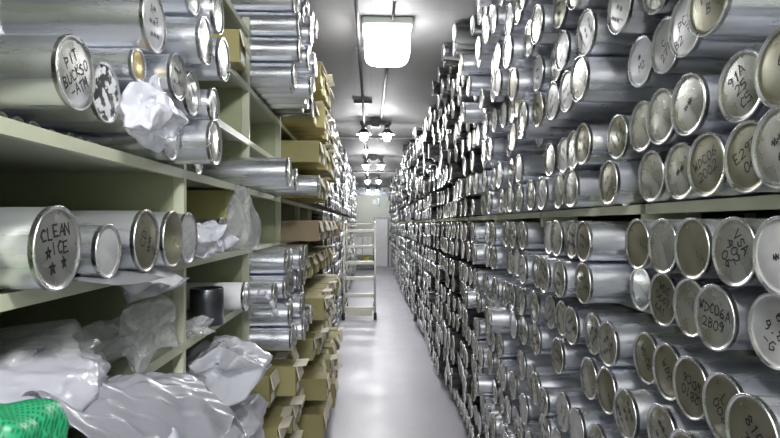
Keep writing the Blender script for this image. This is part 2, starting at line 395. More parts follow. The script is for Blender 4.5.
NEAR = {   # measured canisters of the first bay: (Y, px of the lid, text, rot, face)
 .128: [(.91, 779, ['~~', '6'], .3, 'lid'), (1.05, 746, ['E293', '06'], .5, 'lid_dull'), (1.19, 705, ['WDC06', '2002'], .4, 'lid_dull'), (1.335, 679, ['~~'], .5, 'lid'), (1.48, 650, None, 0, 'lid')],
 .267: [(.93, 782, ['6', '~'], .3, 'lid_dull'), (1.07, 740, ['91A', '25', 'C5'], .5, 'lid'), (1.235, 687, ['~~'], .6, 'lid'), (1.375, 660, None, 0, 'lid'), (1.515, 641, None, 0, 'lid')],
 .445: [(1.095, 707, ['111', 'B'], .2, 'lid_dull'), (1.235, 685, ['PC2', 'B2 70Z'], .4, 'lid_white'), (1.375, 665, ['C', '2773'], .7, 'lid_white'), (1.515, 640, ['~', 'M2'], .4, 'lid_white')],
 -.055: [(.80, 0, None, 0, 'lid'), (.945, 0, ['~~'], .3, 'lid_white'), (1.09, 732, ['VSA', '902', '06'], -.9, 'lid'), (1.235, 690, None, 0, 'lid_dull'), (1.375, 661, None, 0, 'lid'), (1.515, 636, None, 0, 'lid_dull')],
 -.195: [(.86, 0, None, 0, 'lid'), (1.005, 772, ['6', '9.8', '-G'], -.5, 'lid_white'), (1.155, 712, ['WDC06A', '2B09'], -.15, 'lid'), (1.295, 688, None, 0, 'lid'), (1.435, 661, ['WDC', '0667', '6A1'], -.4, 'lid_dull')],
 -.365: [(.955, 748, ['810', '3'], -.7, 'lid_dull'), (1.095, 721, ['L7', '008'], -.8, 'lid_dull'), (1.235, 688, ['2B10', 'WDC6'], 2.9, 'lid_dull'), (1.375, 665, ['WDC'], -1.0, 'lid_dull'), (1.515, 644, ['WDC6'], -.9, 'lid_dull')],
}
NY = int((Y1 - .9 - .63) / PITCH)
for h, name in ROWS_R:
    col = 0
    for b in range(0, NY):
        ya, yb = bay_y(b) + .019, bay_y(b+1) - .019
        near = NEAR.get(h) if b == 0 else None
        if near:
            for (yy, px, tx, rt, fc) in near:
                col += 1
                X = x_at(px, yy) if px else RX
                can(1, X, yy, h, .0665, .96, face=fc, var=0, text=tx, rot=rt, row=name, col=col, size=.0145)
            continue
        upper = h > .3
        n = 6
        rr = [min(.0665, max(.058, R.gauss(.066, .002))) if R.random() > .03 else .052 for _ in range(n)]
        slack = (yb - ya) - sum(2*(q+.0032) for q in rr)
        w = [R.random() for _ in range(n+1)]; sw = sum(w)
        y = ya; base = R.gauss(0, .016) + (R.choice([0, 0, -.05, -.09, .04]) if upper else 0)
        for q, ww in zip(rr, w):
            y += slack * ww / sw + q + .0032
            skip = R.random() < (.02 if not upper else .04)
            supp = True
            x = RX + base + R.gauss(0, .030 if upper else .013)
            if R.random() < .07: x += R.choice([-.07, .09, .14])
            x = min(max(x, RX - (.17 if upper else .10)), RX + .2)
            if h < -1.0: x = max(x, RX - .05)
            if not skip:
                col += 1
                # smaller canisters lie lower, on whatever carries their row
                can(1, x, y, h - (.0665 - q), q, .96, row=name, col=col)
            y += q + .0032
# ---- left: hand-placed canisters of the first bays
ONL = 'on the left rack'
def lc(px, h, y, r, label, X=None, **k):
    return can(-1, X if X is not None else x_at(px, y), y, h + .0035, r, k.pop('L', .95), label=label, force=True, **k)
lc(77, .299, 1.145, .0715, 'silver can lettered PIT BUCKSO on its lid, on the upper left shelf', face='lid', text=['PIT', 'BUCKSO', '-ATM'], rot=.6, size=.0145, var=0, w=.0034)
lc(155, .50, 1.42, .0725, 'long silver can with scribbled lid lying topmost at the top left corner', L=.95, face='lid_white', text=['A~', '~~7', '~~~'], rot=.2, var=0, collar=True)
lc(107, .297, 1.31, .066, 'silver can whose lid is speckled black and white, beside the PIT can', face='frost', var=0)
lc(139, .387, 1.40, .039, 'narrow silver can with a gold-coloured lid above the speckled one', face='gold', var=0)
lc(166, .281, 1.46, .050, 'silver can half hidden behind the plastic bag on the upper left shelf', var=0, face='lid')
lc(179, .392, 1.53, .060, 'silver can with scribbled lid, just above the bag on the upper left shelf', var=1, face='lid')
lc(193, .379, 1.665, .062, 'silver can with plain lid, right beside the scribbled one above the bag', var=2, face='lid')
lc(218, .371, 1.785, .050, 'small silver can, second layer up, closest to the first rack post', var=0, face='lid', X=-.49)
lc(168, .236, 1.605, .058, 'silver can low behind the plastic bag on the upper left shelf', var=0, face='lid', X=-.56)
lc(217, .247, 1.745, .067, 'large silver can lowest of the cluster against the first left post', var=0, face='lid', X=-.475)
lc(207, .520, 1.62, .064, 'silver can with glaring white reflection, third layer of the left cluster', var=0, face='lid', X=-.47)
lc(218, .508, 1.765, .064, 'silver can with glaring lid above the small can by the first post', var=0, face='lid', X=-.455)
lc(205, .652, 1.60, .062, 'silver can in the top layer of the left cluster, glaring lid', var=0, face='lid', X=-.50)
lc(225, .642, 1.735, .060, 'silver can topmost of the left cluster beside the rack post', var=0, face='lid', X=-.465)
# tubes under them
yy = .80
k = 0
while yy < 1.56:
    k += 1
    can(-1, -.74 - R.random()*.03, yy, .2015, .0235, .9, face='lid_dull', var=0, force=yy > 1.0, label='thin silver tube under the big cans on the upper left shelf, %s from near end' % ORD[max(1, k-3)])
    yy += .0525
# second shelf
lc(60, -.045, .985, .0705, 'silver can lettered CLEAN ICE with stars on its lid', face='lid', text=['CLEAN', '*ICE', '* *'], rot=.15, size=.0145, var=0, w=.0034)
lc(110, -.060, 1.19, .054, 'smaller silver can between the CLEAN ICE can and the three big ones', face='lid_white', var=0)
lc(148, -.043, 1.36, .0715, 'big silver can with dark pencilled lid, first of three by the post', face='lid_dull', text=['CD', '~~'], rot=1.2, size=.018, var=0)
lc(174, -.043, 1.51, .0715, 'big silver can with open hollow end, middle of three by the post', face='lid_dull', var=0, hollow=True)
lc(190, -.044, 1.66, .0705, 'silver can with pale dotted lid, last of three by the first post', face='lid_white', text=['....', '.....', '.....', '....'], rot=.3, size=.013, var=0)
# second bay, shelf at -.115 and .175
lc(236, -.047, 2.30, .067, 'silver can lying behind the crumpled bag, middle left shelf', var=0, face='lid_dull', X=-.60)
lc(224, -.047, 2.68, .067, 'dark silver can that carries the yellow-green carton', var=0, face='lid_dull', X=-.72)
lc(289, .244, 2.69, .067, 'long silver can sticking far out from the left rack into the aisle', face='lid', var=0, X=-.385)
lc(300, .244, 3.15, .060, 'silver can sticking out behind the longest one, left rack', face='lid', var=0, X=-.41)
lc(322, .242, 3.60, .064, 'silver can end jutting out just before the cartons, left rack', face='lid', var=0, X=-.325)
lc(200, .232, 2.05, .055, 'silver can lying back behind the first left post', face='lid', var=0, X=-.62)
# third shelf (-.38) in bay 1: white cylinder and two rings
lc(243, -.315, 2.45, .060, 'white-wrapped can with silver lid beside the dark upright can', face='lid', var=0, X=-.535, mk='white', L=.6)
lc(262, -.325, 2.62, .050, 'small silver can between the white-wrapped can and the stacked ones', face='lid', var=0, X=-.44, L=.7)
def left_rows(y0, y1, rows, xf, rr, names, sx=.02):
    for h, nm in rows:
        y = y0 + rr + .004; c = 0
        while y + rr < y1:
            c += 1
            can(-1, xf + R.gauss(0, sx), y, h, rr, .85, row=nm, col=c)
            y += 2*rr + .006 + R.random()*.01
LB = [.88, 1.84, 2.80, 3.76, 4.72]
while LB[-1] + .96 < Y1 - 2.6: LB.append(LB[-1] + .96)
# bay 2: tall stack above, two stacks below
left_rows(LB[2]+.02, LB[3]-.02, [(.695+.064*1, 'lowest layer of the tall left stack'), (.695+.064*3+.001, 'second layer of the tall left stack'), (.695+.064*5+.002, 'third layer of the tall left stack'),
                                 (.695+.064*7+.003, 'fourth layer of the tall left stack'), (.695+.064*9+.004, 'top layer of the tall left stack')], -.375, .0605, '', .03)
left_rows(LB[2]+.02, LB[3]-.02, [(-.318, 'lower layer one shelf below CLEAN ICE'), (-.192, 'upper layer one shelf below CLEAN ICE')], -.41, .0600, '')
left_rows(LB[2]+.02, LB[3]-.02, [(-.583, 'lower layer two shelves below CLEAN ICE'), (-.458, 'upper layer two shelves below CLEAN ICE')], -.40, .0600, '')
left_rows(LB[2]+.02+.95*.0, LB[3]-.02, [(.238-.0, 'x')][:0], -.4, .06, '')
# far bays: canisters from here on
SH_L = [.95, .68, .415, .175, -.115, -.38, -.645, -.915, -1.18, -1.47]
for bi in range(4, len(LB)-1):
    for si, s in enumerate(SH_L):
        if bi == 4 and s != .175 and s != .95: continue        # cartons stand there
        for k in range(3 if s == .95 else 2):
            hh = s + .0615 + k*.1235
            y = LB[bi] + .02 + .062
            base = R.gauss(0, .03)
            while y + .06 < LB[bi+1] - .014:
                if R.random() > .02:
                    can(-1, -.475 + base*.5 + R.gauss(0, .015), y, hh, .0585, .85, row='left', col=0)
                y += .1275

# ---- which canisters become objects: the 300 that show largest
def proj(c):
    v = Vector((c['x'], c['y'], c['h']))
    if v.y < .1: return None
    return 371 + 563 * v.x / v.y, 224 - 563 * v.z / v.y
def score(c):
    p = proj(c)
    if p is None: return 0
    rp = c['r'] * 563 / c['y']
    mx = 0
    if not (-2*rp - (160 if c['side'] < 0 else 0) < p[0] < 780 + 1.2*rp and -rp < p[1] < 438 + rp): return 0
    d = math.sqrt(c['x']**2 + c['y']**2 + c['h']**2)
    return c['r'] / d * (5 if c['force'] else 1)
CANS.sort(key=score, reverse=True)
vis = [c for c in CANS if score(c) > 0]
IND = vis[:300]; ind_ids = {id(c) for c in IND}
REST = [c for c in CANS if id(c) not in ind_ids]
# ordinals by row, along the aisle, counting only what is in view
rows = {}
for c in vis:
    if c['row'] and not c['label']: rows.setdefault((c['side'], c['row']), []).append(c)
for key, lst in rows.items():
    lst.sort(key=lambda c: c['y'])
    for i, c in enumerate(lst): c['ord'] = i + 1
FN = {'lid': 'can with plain bright lid', 'lid_dull': 'can with plain dull lid', 'lid_white': 'can with whitish lid'}
FNS = {'lid': 'can with scribbled bright lid', 'lid_dull': 'can with scribbled dull lid', 'lid_white': 'can with scribbled whitish lid'}
for c in IND:
    lab = c['label']
    if not lab:
        o = ORD[c['ord']] if c['ord'] < len(ORD) else 'far'
        if c['text'] and not all(set(s) <= set('~_') for s in c['text']):
            w = [s.replace('~', '').strip() for s in c['text']]; w = ' '.join(s for s in w if s)
            start = 'can marked %s' % w
        else: start = (FNS if (c['var'] or c['text']) else FN)[c['face']]
        side = ''
        lab = '%s, %s%s, %s from end' % (start, c['row'], side, o)
    if not c['label'] and len(lab.split()) < 16: lab = lab.replace('from end', 'from near end')
    t = thing('core_canister', lab, 'canister', (c['x'], c['y'], EYE + c['h']), (0, c['pit'], (PI if c['side'] > 0 else 0) + c['yaw']),
              'silver canisters on the right racks' if c['side'] > 0 else 'silver canisters on the left racks')
    link_mesh('body', get_body(c['r'], c['L'], c.get('mk', 'alu')), t)
    if c['text'] or c.get('hollow') or c['face'] in ('frost', 'gold'):
        lm = lid_mesh(c['r'], 44, c['face'], c['text'], c['size'], c['rot'], seed=int(c['y']*1000), hollow=bool(c.get('hollow')), w=c.get('w', .0027))
    else: lm = get_lid(c['r'], c['face'], c['var'])
    link_mesh('lid', lm, t, (0, 0, 0), (R.uniform(-.4, .4) if not c['text'] else 0, 0, 0))
    if c.get('collar'):
        bm = bmesh.new(); rr = c['r']; lathe(bm, [(-.37, rr+.0002), (-.37, rr+.002), (-.335, rr+.002), (-.335, rr+.0002)], 40, [0]*3); link_mesh('joint_band', bm_mesh('joint_band', bm, ['alu']), t)

# ---- the others: one mesh a side
SEG = 18
def template():
    prof = [(-1, 1.0), (-.012, 1.0), (-.012, 1.025), (-.001, 1.035), (-.001, .975), (-.006, .945), (-.005, 0)]   # x (m, first scaled by L), radius factor
    return prof
def mass(name, cans, label):
    prof = template(); nv = (len(prof)-1)*SEG + 1
    ang = np.arange(SEG) * 2*PI/SEG; ca, sa = np.cos(ang), np.sin(ang)
    V, F, MI = [], [], []
    faces = []; mis = []
    for i in range(len(prof)-2):
        for k in range(SEG):
            k2 = (k+1) % SEG
            faces.append([i*SEG+k2, i*SEG+k, (i+1)*SEG+k, (i+1)*SEG+k2]); mis.append(0 if i == 0 else (1 if i < 5 else 2))
    last = len(prof)-2
    tris = [[last*SEG+(k+1) % SEG, last*SEG+k, nv-1] for k in range(SEG)]
    quads = np.array(faces); tri = np.array(tris); mq = np.array(mis)
    allv, loops, starts, totals, mi = [], [], [], [], []
    ls = 0
    for n, c in enumerate(cans):
        r = c['r']; P = np.zeros((nv, 3))
        for i, (x, f) in enumerate(prof[:-1]):
            xx = -c['L'] if x == -1 else x
            P[i*SEG:(i+1)*SEG, 0] = xx; P[i*SEG:(i+1)*SEG, 1] = r*f*ca; P[i*SEG:(i+1)*SEG, 2] = r*f*sa
        P[-1, 0] = prof[-1][0]
        a = (PI if c['side'] > 0 else 0) + c['yaw']*1.5
        rz = np.array([[math.cos(a), -math.sin(a), 0], [math.sin(a), math.cos(a), 0], [0, 0, 1]])
        p = c['pit']*.3; ry = np.array([[math.cos(p), 0, math.sin(p)], [0, 1, 0], [-math.sin(p), 0, math.cos(p)]])
        P = P @ (rz @ ry).T + np.array([c['x'], c['y'], EYE + c['h']])
        allv.append(P)
        q = quads + n*nv; t = tri + n*nv
        loops.append(q.ravel()); loops.append(t.ravel())
        starts.append(ls + np.arange(len(q))*4); ls += len(q)*4
        starts.append(ls + np.arange(len(t))*3); ls += len(t)*3
        totals.append(np.full(len(q), 4)); totals.append(np.full(len(t), 3))
        lidm = {'lid': 2, 'lid_dull': 3, 'lid_white': 4}.get(c['face'], 2)
        mm = np.where(mq == 2, lidm, mq); mi.append(mm); mi.append(np.full(len(t), lidm))
    me = bpy.data.meshes.new(name)
    Vv = np.concatenate(allv).astype(np.float32)
    L_ = np.concatenate(loops).astype(np.int32); S_ = np.concatenate(starts).astype(np.int32)
    me.vertices.add(len(Vv)); me.vertices.foreach_set('co', Vv.ravel())
    me.loops.add(len(L_)); me.loops.foreach_set('vertex_index', L_)
    me.polygons.add(len(S_)); me.polygons.foreach_set('loop_start', S_)
    for k in ('alu', 'rim', 'lid', 'lid_dull', 'lid_white'): me.materials.append(M[k])
    me.polygons.foreach_set('material_index', np.concatenate(mi).astype(np.int32))
    me.update(calc_edges=True); me.validate()
    sm = np.ones(len(me.polygons), bool); me.polygons.foreach_set('use_smooth', sm)
    o = link_mesh(name, me); stuff(o, label, 'canisters'); return o
REST = [c for c in REST if (lambda p: p and -900 < p[0] < 1500)(proj(c))]
print('CANS', len(CANS), 'individual', len(IND), 'rest', len(REST), 'min px radius', IND[-1]['r']*563/IND[-1]['y'])
mass('distant_canister', [c for c in REST if c['side'] > 0], 'the smaller silver cans massed far along the right racks')
mass('distant_canister', [c for c in REST if c['side'] < 0], 'the smaller silver cans massed far along the left racks')

# ------------------------------------------------------------------ racks
def rack_meshes(side, ln, depth, mk_b, beam_h=.028):
    """a shelf of a rack: deck with a rolled front lip; local: x from 0 (front) into the rack, y along it"""
    bm = bmesh.new(); s = -1 if side < 0 else 1
    add_box(bm, s*.004, s*(depth-(.14 if s > 0 else 0)), .014, ln-.014, -.010, 0, 1)
    add_box(bm, 0, s*.018, .014, ln-.014, -beam_h, 0, 0)
    return bm_mesh('shelf', bm, [mk_b, 'deck'])
def post_mesh(s, at, hgt):
    bm = bmesh.new(); add_box(bm, at, at + s*.034, 0, .0125, 0, hgt); return bm_mesh('post', bm, ['beam'])
def rack(side, xf, ya, ln, shelves, hgt, depth, label, panels=True):
    s = side
    t = thing('shelving_bay', label, 'shelving', (xf, ya, 0), group='steel shelving bays on the %s' % ('right' if s > 0 else 'left'))
    key = (s, round(ln, 3))
    if key not in RM: RM[key] = rack_meshes(s, ln, depth, 'beam')
    kp = ('p', s)
    if kp not in RM: RM[kp] = (post_mesh(s, 0, hgt), post_mesh(s, s*(depth-.034), hgt))
    for z in shelves: link_mesh('shelf', RM[key], t, (0 if s < 0 or z == .057 else .13, 0, EYE + z))
    for yy in (0, ln-.0125):
        link_mesh('post', RM[kp][0], t, (0 if s < 0 else .13, yy, 0)); link_mesh('post', RM[kp][1], t, (0, yy, 0))
    if s > 0:
        if 'br' not in RM:
            bm = bmesh.new(); add_box(bm, 0, .13, 0, .0125, EYE-.012, EYE+.030); RM['br'] = bm_mesh('beam_bracket', bm, ['beam'])
        for yy in (0, ln-.0125): link_mesh('beam_bracket', RM['br'], t, (0, yy, 0))
    if panels:
        ks = ('s', s)
        if ks not in RM:
            bm = bmesh.new(); add_box(bm, s*.036, s*(depth-.036), .003, .009, .06, hgt-.02); RM[ks] = bm_mesh('side_panel', bm, ['panel'])
            bm = bmesh.new(); add_box(bm, s*(depth), s*(depth+.006), 0, ln, .02, hgt-.02); RM[('b', s)] = bm_mesh('back_panel', bm, ['panel'])
        link_mesh('side_panel', RM[ks], t, (0, ln-.012, 0))
        link_mesh('back_panel', RM[('b', s)], t)
    return t
RM = {}
for b in range(NY):
    rack(1, .785, bay_y(b), PITCH, SH_R, 2.50, 1.0, 'pale green-beige steel shelving bay of the right wall, %s from near end' % ORD[b+1], panels=False)
LX = -.60
rack(-1, LX, -.08, .96, SH_L, 2.62, 1.02, 'green-beige steel shelving bay on the left wall, mostly cut off by the picture edge')
for b in range(len(LB)-1):
    sh = list(SH_L)
    if b == 0: sh = [s for s in SH_L if s < .3]
    if b == 2: sh = [s for s in SH_L if s < .9 and s != .415 or s == .415]
    rack(-1, LX, LB[b], .96, sh, 2.62 if b else 2.62, 1.02, 'green-beige steel shelving bay with side panel on the left wall, %s from near end' % ORD[b+1])

# ------------------------------------------------------------------ cartons on the left racks
CB = {}
def carton_mesh(L, w, h, mk):
    k = (round(L, 2), round(w, 3), round(h, 3), mk)
    if k not in CB:
        bm = bmesh.new(); add_box(bm, -L, 0, -w/2, w/2, 0, h, bev=.003); CB[k] = bm_mesh('body', bm, [mk])
    return CB[k]
def flap_mesh(w, h, seed):
    rnd = random.Random(seed); bm = bmesh.new()
    a = rnd.uniform(.15, .5)
    add_box(bm, -.003, .003, -w/2+.004, w/2-.004, -h*.48, 0)
    bmesh.ops.rotate(bm, verts=bm.verts, cent=(0, 0, 0), matrix=Matrix.Rotation(-a, 3, 'Y'))
    return bm_mesh('end_flap', bm, ['flap'])
def label_mesh(w, h):
    bm = bmesh.new(); add_box(bm, .0002, .0015, -w*.22, w*.24, h*.08, h*.36); return bm_mesh('paper_label', bm, ['white'])
FL = [flap_mesh(.168, .15, i) for i in range(5)]; LAB = label_mesh(.17, .15)
def top_flap(i):
    bm = bmesh.new(); rnd = random.Random(40+i)
    add_box(bm, -.07, .0, -.080, .080, 0, .003); bmesh.ops.rotate(bm, verts=bm.verts, cent=(0, 0, 0), matrix=Matrix.Rotation(-rnd.uniform(.05, .3), 3, 'Y'))
    bmesh.ops.translate(bm, verts=bm.verts, vec=(.055, 0, .002)); return bm_mesh('top_flap', bm, ['flap'])
TF = [top_flap(i) for i in range(4)]
SHN = {.95: 'top', .68: 'second', .415: 'third', .175: 'fourth', -.115: 'fifth', -.38: 'sixth', -.645: 'seventh', -.915: 'eighth', -1.18: 'ninth', -1.47: 'lowest'}
def carton(y, s, x, h, mk, label, layer=0, w=.17, L=.72):
    t = thing('carton', label, 'carton', (x, y, EYE + s + .0005 + layer), (0, 0, R.gauss(0, .02)), 'cardboard cartons on the left racks')
    link_mesh('body', carton_mesh(L, w, h, mk), t)
    link_mesh('end_flap', R.choice(FL), t, (.004, 0, h-.004))
    link_mesh('paper_label', LAB, t, (0, 0, 0))
    if R.random() < .3: link_mesh('top_flap', R.choice(TF), t, (0, 0, h))
    return t
def carton_row(ya, yb, s, xf, h, mk, n, layer=0, nm='', jit=.022):
    w = (yb - ya) / n
    for i in range(n):
        carton(ya + w*(i+.5), s, xf + R.gauss(0, jit), h * R.uniform(.95, 1.0), mk,
               '%s, %s shelf down, %s from its near end' % (nm, SHN[s], ORD[i+1]), layer, w=min(.17, w-.012))
a3, b3, b4 = LB[3]+.02, LB[4]-.02, LB[5]-.02
for s, xf, h, mk in [(.415, -.36, .150, 'card'), (-.115, -.345, .142, 'card2'), (-.38, -.42, .165, 'card'), (-.645, -.335, .150, 'card'),
                     (-.915, -.37, .155, 'card'), (-1.18, -.34, .150, 'card'), (-1.47, -.33, .20, 'card')]:
    carton_row(a3, b3, s, xf, h, mk, 5, nm='olive carton in fourth left bay' if mk == 'card' else 'shade-brown carton in fourth left bay')
    carton_row(LB[4]+.02, b4, s, xf + .01, h, mk, 5, nm='olive carton in fifth left bay')
for layer, nm in ((0, 'lower'), (.165, 'upper'), (.33, 'topmost')):
    carton_row(a3+.02, b3, .68 if layer < .3 else .95, -.355, .155, 'card', 5, layer if layer < .3 else .06-.06, nm='%s-layer olive carton in fourth left bay' % nm) if layer != .165 else None
carton_row(LB[4]+.02, b4, .68, -.37, .155, 'card', 5, nm='olive carton in fifth left bay')
carton_row(a3, b3, .175, -.34, .15, 'card', 5, nm='olive carton in fourth left bay')
for s, xf, h in [(-.915, -.47, .16), (-1.18, -.475, .165), (-1.47, -.46, .18)]:
    carton_row(LB[2]+.02, LB[3]-.02, s, xf, h, 'card', 5, nm='olive carton in third left bay', jit=.04)
# lone cartons in the second bay
carton(2.45, .68, -.555, .14, 'card', 'single small olive carton alone high in the second left bay', L=.3, w=.14)
t = thing('carton', 'yellow-green carton with printed end, on a can behind the first post', 'carton', (-.655, 2.64, EYE + .0225), group='cardboard cartons on the left racks')
link_mesh('body', carton_mesh(.35, .14, .13, 'box_yel'), t); link_mesh('paper_label', LAB, t)

# ------------------------------------------------------------------ upright dark can
bm = bmesh.new(); rr = .062
lathe(bm, [(0, 0), (0, rr), (.135, rr), (.138, rr-.002), (.136, rr-.006), (.130, rr-.006), (.130, 0)], 36, [0]*6)
bmesh.ops.recalc_face_normals(bm, faces=bm.faces)
bmesh.ops.rotate(bm, verts=bm.verts, cent=(0, 0, 0), matrix=Matrix.Rotation(-PI/2, 3, 'Y'))
t = link_mesh('upright_can', bm_mesh('upright_can', bm, ['blackcan']), loc=(-.622, 2.16, EYE - .3795)); tag(t, 'short dark grey can standing upright beside the white-wrapped can', 'can')

# ------------------------------------------------------------------ crumpled plastic
def crumple(name, c, rad, seed, amp, mk, label, floor_z=None, sub=5, freq=3.0, lim=None, cat='plastic bag'):
    freq *= .72
    bm = bmesh.new(); bmesh.ops.create_icosphere(bm, subdivisions=sub, radius=1)
    off = Vector((seed*7.3, seed*3.1, seed*5.7)); rn = random.Random(seed)
    dirs = []
    for i_ in range(16):
        dr = Vector((rn.gauss(0, 1), rn.gauss(0, 1), rn.gauss(0, 1))).normalized(); fr = 1.2 * 1.22**i_
        dirs.append((dr, fr, rn.random()*2, (.36 if i_ < 3 else .50) / fr**.5))
    for v in bm.verts:
        p = v.co.copy(); q = Vector((p.x*rad[0], p.y*rad[1], p.z*rad[2])) * (freq/.2) * .35
        d1 = noise.noise(q*.8 + off); wv = q + Vector((noise.noise(q*1.5+off), noise.noise(q*1.5-off), d1))*.30
        f = 0
        for (dr, fr, ph, am) in dirs:
            t_ = (wv.dot(dr)*fr + ph) % 2.0
            f += am * (abs(t_ - 1.0) - .5)
        d3 = abs(f)
        k = 1 + amp*(d1*.9 + f)
        v.co = Vector((p.x*rad[0]*k, p.y*rad[1]*k, p.z*rad[2]*k)) + Vector(c)
        if floor_z is not None and v.co.z < floor_z: v.co.z = floor_z + .002*abs(d3)
        if lim: lim(v)
    me = bm_mesh(name, bm, [mk], True)
    o = link_mesh(name, me); tag(o, label, cat); return o
Z = lambda h: EYE + h
def crinkle(name, c, rad, seed, mk, label, floor_z=None):
    """a thin bag crushed into pointed folds"""
    rn = random.Random(seed); bm = bmesh.new(); bmesh.ops.create_icosphere(bm, subdivisions=2, radius=1)
    for i_, v in enumerate(bm.verts):
        k = rn.choice([.58, .72, .85, 1.0, 1.32]) * rn.uniform(.92, 1.08)
        v.co = Vector((v.co.x*k, v.co.y*k, v.co.z*k))
    for _ in range(3):
        bmesh.ops.subdivide_edges(bm, edges=bm.edges[:], cuts=1, use_grid_fill=True, smooth=.18)
        a = .05 if _ == 0 else .02
        for v in bm.verts: v.co += Vector((rn.gauss(0, a), rn.gauss(0, a), rn.gauss(0, a))) * (1 if _ < 2 else .3)
    for v in bm.verts:
        v.co = Vector((v.co.x*rad[0], v.co.y*rad[1], v.co.z*rad[2])) + Vector(c)
        if floor_z is not None and v.co.z < floor_z: v.co.z = floor_z
    o = link_mesh(name, bm_mesh(name, bm, [mk], True)); tag(o, label, 'plastic bag'); return o
crinkle('plastic_bag', (-.515, 1.365, Z(.262)), (.060, .090, .078), 3, 'bag', 'milky crumpled plastic bag hanging over the upper left shelf by the cans')
# big bag hanging from the upper shelf in the second bay
def taper(v):
    z = v.co.z - EYE
    t = max(0, min(1, (z + .11) / .30)); s = 1 - .72 * t**1.3
    cx, cy = -.60, 2.55
    v.co.x = cx + (v.co.x - cx) * s; v.co.y = cy + (v.co.y - cy) * s
    v.co.z = max(v.co.z, EYE - .113)
crumple('plastic_bag', (-.575, 2.55, Z(.02)), (.085, .24, .16), 5, .30, 'clear', 'large clear bag tied at its top, hanging full in the second left bay', lim=taper)
crinkle('plastic_bag', (-.545, 1.95, Z(-.055)), (.07, .095, .065), 8, 'bag', 'small white crumpled bag just past the first post, middle left shelf', Z(-.1135))
crinkle('plastic_bag', (-.60, 1.95, Z(-.360)), (.055, .075, .035), 9, 'clear', 'clear crumpled wrap beside the dark upright can', Z(-.379))
# bags on the lower shelves of bay 1
crinkle('plastic_bag', (-.58, 2.22, Z(-.545)), (.145, .32, .12), 12, 'bag', 'bulging shiny plastic bag on the seventh left shelf past the first post', Z(-.6435))
crinkle('plastic_bag', (-.56, 2.28, Z(-.80)), (.15, .30, .13), 13, 'whitebag', 'bulging white bag one shelf under the shiny bulging one', Z(-.9135))
crinkle('plastic_bag', (-.56, 2.36, Z(-1.08)), (.15, .30, .12), 16, 'whitebag', 'lowest white bulging bag past the first post', Z(-1.1785))
# bay 0: clear bags deep on the sixth shelf and the overflowing white heap in front
crinkle('plastic_bag', (-.82, 1.10, Z(-.285)), (.24, .26, .125), 20, 'clear', 'wide clear bag lying deep on the shelf beneath the CLEAN ICE can', Z(-.379))
crinkle('plastic_bag', (-.63, 1.53, Z(-.30)), (.08, .19, .085), 21, 'clear', 'clear crumpled bag against the first post, beneath the three big cans', Z(-.379))
crumple('plastic_bag', (-.66, 1.02, Z(-.315)), (.15, .30, .075), 22, .22, 'whitebag', 'white bag heaped on the shelf behind the green net', Z(-.379))
crumple('plastic_bag', (-.475, 1.19, Z(-.52)), (.100, .28, .13), 24, .28, 'whitebag', 'big pale bag bulging out low at the front left corner')
crinkle('plastic_bag', (-.60, 1.48, Z(-.555)), (.14, .28, .10), 26, 'bag', 'pale bag on the shelf below, reaching to the first post', Z(-.6435))
crumple('plastic_bag', (-.56, 1.35, Z(-.81)), (.14, .40, .10), 27, .25, 'whitebag', 'white bag at the very bottom left corner of the view', Z(-.9135))
# green net bag lying in front of the heap
bm = bmesh.new(); bmesh.ops.create_icosphere(bm, subdivisions=5, radius=1)
for v in bm.verts:
    p = v.co.normalized(); n4 = (abs(p.x)**7 + abs(p.y)**7 + abs(p.z)**7) ** (1/7); q = p / n4
    k = 1 + .05*noise.noise(p*2.3) + .02*noise.noise(p*7)
    v.co = Vector((q.x*.125*k - .565, q.y*.065*k + .785, max(Z(-.3795), q.z*.063*k + Z(-.318) + .010*noise.noise(Vector((p.x*3, 5, 1))))))
t = link_mesh('green_net_bag', bm_mesh('green_net_bag', bm, ['net'], True)); tag(t, 'bright green mesh net bag lying before white plastic at bottom left', 'net bag')

# sheets on the fifth shelf of bay 0
def sheet(name, f, nu, nv, mk, label, th=.0015):
    bm = bmesh.new(); g = [[bm.verts.new(f(i/nu, j/nv)) for j in range(nv+1)] for i in range(nu+1)]
    for i in range(nu):
        for j in range(nv):
            fc = bm.faces.new([g[i][j], g[i+1][j], g[i+1][j+1], g[i][j+1]]); fc.smooth = True
    bmesh.ops.solidify(bm, geom=bm.faces[:], thickness=th)
    o = link_mesh(name, bm_mesh(name, bm, [mk])); tag(o, label, 'sheet'); return o
def f_grey(u, v):     # u along the aisle, v outwards
    y = 1.10 + .26*u; x = -.80 + .31*v
    z = Z(-.108) + .0*u - .05*max(0, v-.72)**1.2*3*(.3+u*.3) - .012*math.sin(u*PI)*max(0, v-.7)
    return (x, y, z)
sheet('plastic_sheet', f_grey, 16, 12, 'greysheet', 'grey curved sheet sticking out from under the small can, middle left shelf')
def f_w1(u, v):
    y = 1.27 + .30*u; x = -.62 + .085*v + .02*u
    z = Z(-.1135) + .004 - .06*max(0, v-.2)**1.5 + .008*math.sin(u*9+v*4)*v
    return (x, y, z)
sheet('paper_sheet', f_w1, 20, 10, 'white', 'white paper sheet drooping over the shelf edge below the three big cans')
def f_w2(u, v):
    y = 1.36 + .34*u; x = -.600 + .02*math.sin(u*3) + .06*v*(.4+u*.6)
    z = Z(-.142) - .03*(1-u)*v - .02*v + .012*noise.noise(Vector((u*4, v*4, 9)))
    return (x, y, z)
sheet('plastic_strip', f_w2, 20, 8, 'bag', 'narrow milky plastic strip hanging under the drooping paper sheet')
